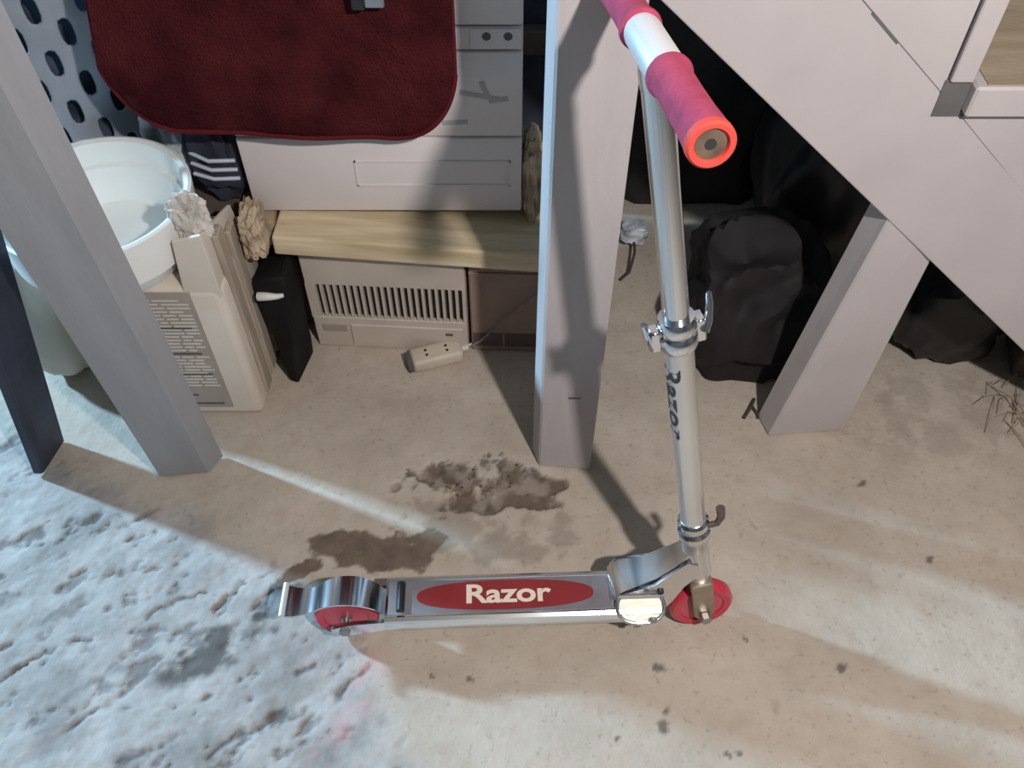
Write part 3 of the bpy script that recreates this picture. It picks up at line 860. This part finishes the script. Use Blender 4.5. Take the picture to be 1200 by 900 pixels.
# ------------------------------------------------------------------ red plush mat hung over the cabinet
def red_mat():
    outline = {}
    # the hanging front: left/right limits per height, rounded corners
    def limits(z):
        # left edge
        zc, r = 0.600, 0.075
        l = -0.582 + 0.02 * max(0, z - 0.62)
        if z < zc: l = -0.582 + (r * 1.5) * (1 - math.sqrt(max(0, 1 - ((zc - z) / (zc - 0.530)) ** 2))) if z > 0.530 else None
        rr = -0.083 + 0.02 * (z - 0.6)
        return l, rr
    nu, nv = 96, 70
    # outline in u: bottom curve
    def bottom(x):
        b = 0.524 - (x + 0.50) * 0.100
        if x < -0.480: b = 0.522 + 0.105 * (1 - math.sqrt(max(0, 1 - ((-0.480 - x) / 0.103) ** 2)))
        xr = -0.185
        if x > xr: b = 0.4925 + 0.125 * (1 - math.sqrt(max(0, 1 - ((x - xr) / 0.104) ** 2)))
        return b
    x0, x1 = -0.5829, -0.0811
    top_z = 0.826
    L_over = 0.22
    rows = []
    def place(x, s):
        """s: length up from bottom edge along the cloth; beyond the cabinet top edge it lies back"""
        zb = bottom(x)
        z = zb + s
        x = x + 0.2 * max(-0.02, z - 0.63) * max(0.0, (-0.33 - x) / 0.25)
        fall = 0.012 * math.sin(x * 13 + 1.0) * min(1, max(0, (top_z - z) / 0.25)) + 0.006 * math.sin(x * 31 + z * 9)
        if z < top_z:
            k = max(0, (top_z - z) / 0.32)
            return Vector((x, 1.172 - 0.022 * k - fall * 0.8 - 0.004, z))
        q = z - top_z
        if q < 0.035:
            a = q / 0.035 * math.pi / 2
            return Vector((x, 1.168 + 0.022 * (1 - math.cos(a)), top_z + 0.022 * math.sin(a)))
        return Vector((x, 1.19 + (q - 0.035), top_z + 0.022))
    bm = bmesh.new()
    total = 0.52
    front, back = [], []
    th = 0.013
    for i in range(nu + 1):
        u = i / nu
        x = x0 + (x1 - x0) * (0.5 - 0.5 * math.cos(math.pi * u))
        zb = bottom(x)
        cf, cb = [], []
        for j in range(nv + 1):
            sgoal = (total + 0.5 - zb) * (j / nv)
            p = place(x, sgoal)
            e = min(1.0, min(i, nu - i) / 4.0, j / 3.0) if True else 1
            e = math.sqrt(1 - (1 - e) ** 2)
            nz_ = 0.0022 * noise.noise(Vector((x * 60, p.z * 60, 0))) + 0.0030 * noise.noise(Vector((x * 22, p.z * 22, 5)))
            out = (th * 0.15 + th * 0.85 * e) + nz_ * e
            nrm = Vector((0, -1, 0)) if p.z < top_z else Vector((0, -0.3, 1)).normalized()
            cf.append(bm.verts.new(p + nrm * out))
            cb.append(bm.verts.new(p))
        front.append(cf); back.append(cb)
    for i in range(nu):
        for j in range(nv):
            bm.faces.new((front[i][j], front[i + 1][j], front[i + 1][j + 1], front[i][j + 1]))
            bm.faces.new((back[i][j], back[i][j + 1], back[i + 1][j + 1], back[i + 1][j]))
        bm.faces.new((front[i][0], back[i][0], back[i + 1][0], front[i + 1][0]))
        bm.faces.new((front[i][nv], front[i + 1][nv], back[i + 1][nv], back[i][nv]))
    for j in range(nv):
        bm.faces.new((front[0][j], front[0][j + 1], back[0][j + 1], back[0][j]))
        bm.faces.new((front[nu][j], back[nu][j], back[nu][j + 1], front[nu][j + 1]))
    t = thing('bath_mat', 'dark red plush bath mat hanging with rounded corners in front of the pale cabinet', 'mat', (-0.33, 1.19, 0.837))
    bm.transform(Matrix.Translation((0.33, -1.19, -0.837)))
    obj('plush', bm, M['plush'], t, True)
    # bound edge
    bm = bmesh.new()
    pts = []
    for z in np.linspace(0.80, 0.62, 10): pts.append(place(x0 + 0.001, z - bottom(x0 + 0.001)))
    for i in range(2, nu - 1):
        x = x0 + (x1 - x0) * (0.5 - 0.5 * math.cos(math.pi * i / nu)); pts.append(place(x, 0))
    for z in np.linspace(0.60, 0.80, 10): pts.append(place(x1 - 0.001, z - bottom(x1 - 0.001)))
    tube(bm, [p + Vector((0.33, -1.195, -0.837)) for p in pts], 0.0045, 8)
    obj('binding', bm, M['plush_edge'], t, True)['label'] = 'slightly brighter red bound edge'
    return t
red_mat()
# small clip at the top of the mat, at the edge of the frame
t = thing('metal_clip', 'small blue-grey metal clip on the red mat at the top of the photo', 'clip', (-0.188, 1.128, 0.722))
bm = bmesh.new(); box(bm, (-0.006, -0.002, -0.008), (0.020, 0.006, 0.030), 0.002); obj('plate', bm, M['metal_blue'], t)
bm = bmesh.new(); box(bm, (-0.024, -0.001, -0.012), (-0.006, 0.006, 0.030), 0.002); obj('jaw', bm, M['black_plastic'], t)

# ------------------------------------------------------------------ carton, bucket and hamper on the left
def carton():
    t = thing('carton', 'tall cream carton with a grey printed panel under the white bucket', 'carton', (-0.59, 0.995, 0))
    W, D, Hc = 0.135, 0.185, 0.325
    obj('body', box(bmesh.new(), (-W, 0, 0), (W, D, Hc), 0.016, None, 4), M['cream_board'], t, True)
    for k in range(3):
        obj('side_ridge', box(bmesh.new(), (W - 0.004, 0.035 + k * 0.05, 0.022), (W + 0.007, 0.068 + k * 0.05, Hc + 0.078 - 0.035 * k), 0.003), M['cream_edge'], t)
    pn = obj('print_panel', box(bmesh.new(), (-0.075, -0.0012, 0.026), (0.084, 0.002, 0.318), 0.0), M['print_grey'], t)
    pn['label'] = 'grey-brown printed panel'
    bm = bmesh.new()
    rnd = random.Random(5)
    z = 0.300
    while z > 0.085:
        x = -0.066
        while x < 0.062:
            l = rnd.uniform(0.012, 0.05)
            box(bm, (x, -0.0018, z), (min(x + l, 0.076), 0, z + 0.0032))
            x += l + 0.005
        z -= 0.0085
    o = obj('small_print', bm, M['cream_board'], pn); o['kind'] = 'stuff'
    for z, a, b in ((0.236, -0.03, 0.066), (0.172, -0.05, 0.066), (0.118, -0.06, 0.07), (0.060, -0.02, 0.03), (0.036, -0.05, 0.070)):
        obj('heading_line', box(bmesh.new(), (a, -0.0021, z), (b, 0, z + 0.0045)), M['print_dark'], pn)
    # one corner still stands up behind the bucket: front strip and ribbed side
    hexa(bm := bmesh.new(), [(W - 0.062, 0.002, Hc - 0.02), (W - 0.003, 0.002, Hc - 0.02), (W - 0.003, 0.008, Hc - 0.02), (W - 0.062, 0.008, Hc - 0.02)],
         [(W - 0.050, 0.004, Hc + 0.095), (W - 0.004, 0.004, Hc + 0.108), (W - 0.004, 0.010, Hc + 0.108), (W - 0.050, 0.010, Hc + 0.095)], 0.001)
    obj('flap', bm, M['cream_board'], t)
    hexa(bm := bmesh.new(), [(W - 0.010, 0.008, Hc - 0.02), (W - 0.004, 0.008, Hc - 0.02), (W - 0.004, 0.165, Hc - 0.02), (W - 0.010, 0.165, Hc - 0.02)],
         [(W - 0.010, 0.010, Hc + 0.105), (W - 0.004, 0.010, Hc + 0.105), (W - 0.004, 0.150, Hc + 0.045), (W - 0.010, 0.150, Hc + 0.045)], 0.001)
    obj('side_flap', bm, M['cream_board'], t)
    return t
carton()

def bucket():
    t = thing('white_bucket', 'white plastic bucket with a wide rim on top of the cream carton', 'bucket', (-0.640, 1.080, 0.3265))
    bm = bmesh.new()
    lathe(bm, [(0.0, 0.0), (0.112, 0.0), (0.118, 0.006), (0.129, 0.040), (0.143, 0.042), (0.149, 0.108), (0.149, 0.116), (0.144, 0.1175), (0.137, 0.114), (0.134, 0.100),
               (0.132, 0.078), (0.126, 0.074), (0.124, 0.062), (0.121, 0.058), (0.114, 0.014), (0.104, 0.010), (0.060, 0.0085), (0.0, 0.008)], 64)
    obj('tub', bm, M['bucket_white'], t, True)
    bm = bmesh.new()
    lathe(bm, [(0.0, 0), (0.007, 0), (0.007, 0.006), (0, 0.007)], 12, Matrix.Rotation(R(-5), 4, 'Z') @ Matrix.Translation((0.148, 0, 0.092)) @ Matrix.Rotation(R(90), 4, 'Y'))
    h = obj('handle_pin', bm, M['blue_plastic'], t, True)
    h['label'] = 'small blue handle pin on the rim'
    return t
bucket()

def hamper():
    t = thing('laundry_hamper', 'grey plastic laundry hamper with rows of oval holes behind the white bucket', 'hamper', (-0.80, 1.47, 0))
    Hh = 0.80
    nU, nV = 84, 36
    def rad(z): return 0.205 + 0.045 * z / Hh
    bm = bmesh.new()
    g = [[None] * nU for _ in range(nV + 1)]
    for j in range(nV + 1):
        z = Hh * j / nV
        for i in range(nU):
            a = 2 * math.pi * (i + (0.5 if False else 0)) / nU
            g[j][i] = bm.verts.new((rad(z) * math.cos(a), rad(z) * math.sin(a), z))
    for j in range(nV):
        for i in range(nU):
            hole = (i % 2 == 0) and (3 <= j < nV - 4) and ((j + (2 if i % 4 else 0)) % 4 in (0, 1))
            if hole: continue
            i2 = (i + 1) % nU
            bm.faces.new((g[j][i], g[j][i2], g[j + 1][i2], g[j + 1][i]))
    o = obj('basket', bm, M['hamper'], t, True)
    md = o.modifiers.new('wall', 'SOLIDIFY'); md.thickness = 0.004
    md2 = o.modifiers.new('round', 'SUBSURF'); md2.levels = 1; md2.render_levels = 1
    bm = bmesh.new()
    lathe(bm, [(0.247, Hh - 0.012), (0.258, Hh - 0.010), (0.262, Hh), (0.256, Hh + 0.008), (0.246, Hh + 0.004)], 48, None, True)
    obj('rim', bm, M['hamper'], t, True)
    bm = lathe(bmesh.new(), [(0, 0.004), (0.200, 0.004), (0.204, 0.012), (0, 0.012)], 40)
    obj('bottom', bm, M['hamper'], t)
    c = crumple('laundry', M['blue_cloth'], (-0.80, 1.47, 0.37), (0.185, 0.185, 0.36), None, 3, 0.10, 3.0, 4)
    tag(c, 'dark blue laundry inside the grey hamper', 'laundry')
hamper()

o = crumple('plastic_wrap', M['ice_plastic'], (-0.545, 1.275, 0.425), (0.060, 0.035, 0.080), None, 5, 0.5, 2.6, 4, smooth=False)
tag(o, 'crumpled pale blue plastic wrap behind the right rim of the bucket', 'plastic')
o = obj('storage_tin', box(bmesh.new(), (-0.60, 1.21, 0), (-0.478, 1.36, 0.30), 0.005, None, 2), M['brown_wood'])
tag(o, 'dark tin behind the cream carton', 'tin')
t = thing('navy_cloth', 'navy cloth with pale stripes crumpled left of the cabinet', 'cloth', (-0.490, 1.262, 0.345))
cc = crumple('fabric', M['navy_cloth'], (0, 0, 0.075), (0.050, 0.05, 0.105), t, 8, 0.35, 2.0, 4)
bm = bmesh.new()
for k in range(3):
    bm = bmesh.new()
    tube(bm, [(-0.038, -0.046 - 0.004 * k, 0.075 - 0.018 * k), (-0.005, -0.060, 0.068 - 0.018 * k), (0.035, -0.050, 0.062 - 0.018 * k)], 0.0035, 6)
    obj('stripe', bm, M['white_stripe'], t, True)['label'] = 'pale stripe'
o = crumple('crumpled_paper', M['paper'], (-0.480, 1.032, 0.438), (0.026, 0.013, 0.040), None, 11, 0.55, 2.4, 4, smooth=False)
tag(o, 'crumpled white paper sticking up beside the bucket rim', 'paper')
o = crumple('paper_bag', M['paper_brown'], (-0.428, 1.135, 0.325), (0.018, 0.036, 0.044), None, 13, 0.5, 2.2, 4, smooth=False)
tag(o, 'crumpled brown paper bag between the carton and the cabinet', 'bag')
o = crumple('paper_bag', M['paper_brown'], (0.034, 1.215, 0.375), (0.016, 0.03, 0.085), None, 15, 0.35, 3.0, 4, smooth=False)
tag(o, 'crumpled tan paper bag upright between the cabinet and the middle post', 'bag')

# white sack left of the carton, seen between the two left posts
o = crumple('white_sack', M['cream_board'], (-0.845, 1.12, 0.16), (0.065, 0.07, 0.155), None, 17, 0.12, 2.0, 4, floor_z=0.0)
tag(o, 'pale sack left of the cream carton, seen between navy board and grey post', 'sack')

# black pouch in the gap between carton and heater
bm = bmesh.new()
hexa(bm, [(-0.424, 1.078, 0.0), (-0.404, 1.068, 0.0), (-0.386, 1.150, 0.0), (-0.424, 1.18, 0.0)],
     [(-0.445, 1.10, 0.235), (-0.388, 1.10, 0.25), (-0.385, 1.20, 0.25), (-0.445, 1.20, 0.235)], 0.004)
bmesh.ops.subdivide_edges(bm, edges=bm.edges[:], cuts=5, use_grid_fill=True)
for v in bm.verts:
    if v.co.z > 0.01: v.co += noise.noise_vector(v.co * 14) * 0.007
o = obj('black_pouch', bm, M['dull_black'], None, True)
tag(o, 'black plastic pouch standing in the gap between carton and heater', 'pouch')
bm = bmesh.new()
tube(bm, [(-0.430, 1.072, 0.232), (-0.412, 1.068, 0.236), (-0.398, 1.070, 0.234), (-0.388, 1.074, 0.233)], [0.008, 0.007, 0.005, 0.0035], 10)
o = obj('white_plug', bm, M['cord_white'], None, True)
tag(o, 'small white plug lying on the black pouch', 'plug')

# extension socket with its cord
def socket():
    t = thing('extension_socket', 'beige extension socket on the concrete in front of the heater', 'socket', (-0.145, 1.128, 0.0), R(18))
    bm = box(bmesh.new(), (-0.050, -0.022, 0), (0.050, 0.022, 0.030), 0.008, None, 3)
    obj('case', bm, M['socket'], t, True)
    bm = box(bmesh.new(), (-0.060, -0.018, 0.001), (-0.046, 0.018, 0.026), 0.004, None, 2)
    obj('end_cap', bm, M['print_dark'], t, True)
    bm = bmesh.new()
    for x in (-0.02, 0.02):
        for y in (-0.006, 0.006):
            bm = bmesh.new()
            lathe(bm, [(0, 0), (0.003, 0), (0.003, 0.0008), (0, 0.001)], 8, Matrix.Translation((x, y, 0.0298)))
            obj('outlet', bm, M['dark_hole'], t)
    bm = bmesh.new()
    tube(bm, [(0.048, 0, 0.015), (0.062, 0.001, 0.016), (0.072, 0.002, 0.02)], [0.006, 0.005, 0.0035], 8)
    obj('strain_relief', bm, M['cord_white'], t, True)
    bm = bmesh.new()
    rot = Matrix.Rotation(R(-18), 4, 'Z')
    pts = [(-0.083, 1.146, 0.018), (-0.060, 1.148, 0.035), (-0.025, 1.143, 0.085), (0.010, 1.140, 0.135), (0.045, 1.135, 0.175), (0.085, 1.14, 0.20)]
    tube(bm, [rot @ (Vector(p) - Vector((-0.145, 1.128, 0))) for p in pts], 0.0022, 8)
    obj('cord', bm, M['cord'], t, True)
socket()

# ------------------------------------------------------------------ dark things under the stairs
o = crumple('black_bag', M['bag_brown'], (0.440, 1.18, 0.12), (0.118, 0.118, 0.15), None, 21, 0.30, 1.5, 5, floor_z=0.0)
tag(o, 'dark brown cloth bag on the floor just behind the scooter column', 'bag')
o = crumple('black_bag', M['bin_bag'], (0.70, 1.43, 0.22), (0.20, 0.16, 0.27), None, 23, 0.25, 1.6, 5, floor_z=0.0)
tag(o, 'large black bin bag under the stairs beside the grey stair post', 'bag')
o = crumple('black_bag', M['bag_grey'], (0.40, 1.66, 0.28), (0.20, 0.09, 0.36), None, 25, 0.22, 1.7, 5, floor_z=0.0)
tag(o, 'charcoal bag heaped at the back under the stairs', 'bag')
o = crumple('black_bag', M['bin_bag'], (0.84, 1.17, 0.09), (0.10, 0.06, 0.11), None, 27, 0.25, 1.6, 4, floor_z=0.0)
tag(o, 'low black bag right of the stair post under the stairs', 'bag')
bm = box(bmesh.new(), (-0.07, -0.05, 0), (0.07, 0.06, 0.12), 0.006, None, 2)
o = obj('wood_block', bm, M['brown_wood']); o.location = (1.03, 1.12, 0); o.rotation_euler = (0, 0, R(-14))
tag(o, 'dark brown wooden block under the stair edge at the right', 'block')
bm = bmesh.new()
rnd = random.Random(3)
for k in range(26):
    x, y = 0.93 + rnd.uniform(-0.03, 0.03), 1.03 + rnd.uniform(-0.05, 0.05)
    dx, dy = rnd.uniform(-0.05, 0.03), rnd.uniform(-0.11, 0.01)
    tube(bm, [(x, y, 0.001), (x + dx * .5, y + dy * .5, rnd.uniform(0.004, 0.03)), (x + dx, y + dy, 0.003)], 0.0008, 4)
o = obj('dry_straw', bm, M['straw'])
tag(o, 'tuft of dry straw on the concrete at the right under the stair edge', 'straw', kind='stuff')
bm = bmesh.new()
tube(bm, [(0.452, 1.030, 0.004), (0.440, 1.005, 0.010), (0.425, 0.985, 0.004)], 0.0028, 6)
tube(bm, [(0.443, 1.012, 0.008), (0.452, 0.992, 0.006), (0.451, 0.985, 0.003)], 0.0022, 6)
o = obj('twig', bm, M['twig'])
tag(o, 'dark forked twig on the floor left of the stair post foot', 'twig')
bm = bmesh.new()
tube(bm, [(0.262, 1.45, 0.02), (0.258, 1.40, 0.03), (0.245, 1.36, 0.012), (0.225, 1.345, 0.004)], 0.003, 6)
o = obj('twig', bm, M['twig'])
tag(o, 'thin dark twig on the floor behind the middle post', 'twig')
o = crumple('plastic_scrap', M['ice_plastic'], (0.262, 1.46, 0.035), (0.026, 0.02, 0.024), None, 31, 0.5, 2.0, 3, smooth=False, floor_z=0.0)
tag(o, 'small pale blue plastic scrap between middle post and scooter column', 'scrap')
# crumbs of concrete in the spalled hollow
bm = bmesh.new()
rnd = random.Random(9)
for k in range(36):
    x, y = rnd.gauss(-0.07, 0.07), rnd.gauss(0.845, 0.02)
    s = rnd.uniform(0.0010, 0.0028)
    t2 = bmesh.new()
    bmesh.ops.create_icosphere(t2, subdivisions=1, radius=s)
    for v in t2.verts: v.co = Vector((v.co.x * rnd.uniform(.7, 1.4), v.co.y, v.co.z * 0.7)) + Vector((x, y, -0.004))
    merge(bm, t2)
o = obj('concrete_crumbs', bm, M['brown_wood'])
tag(o, 'loose dark crumbs in the broken hollow of the floor', 'crumbs', kind='stuff')
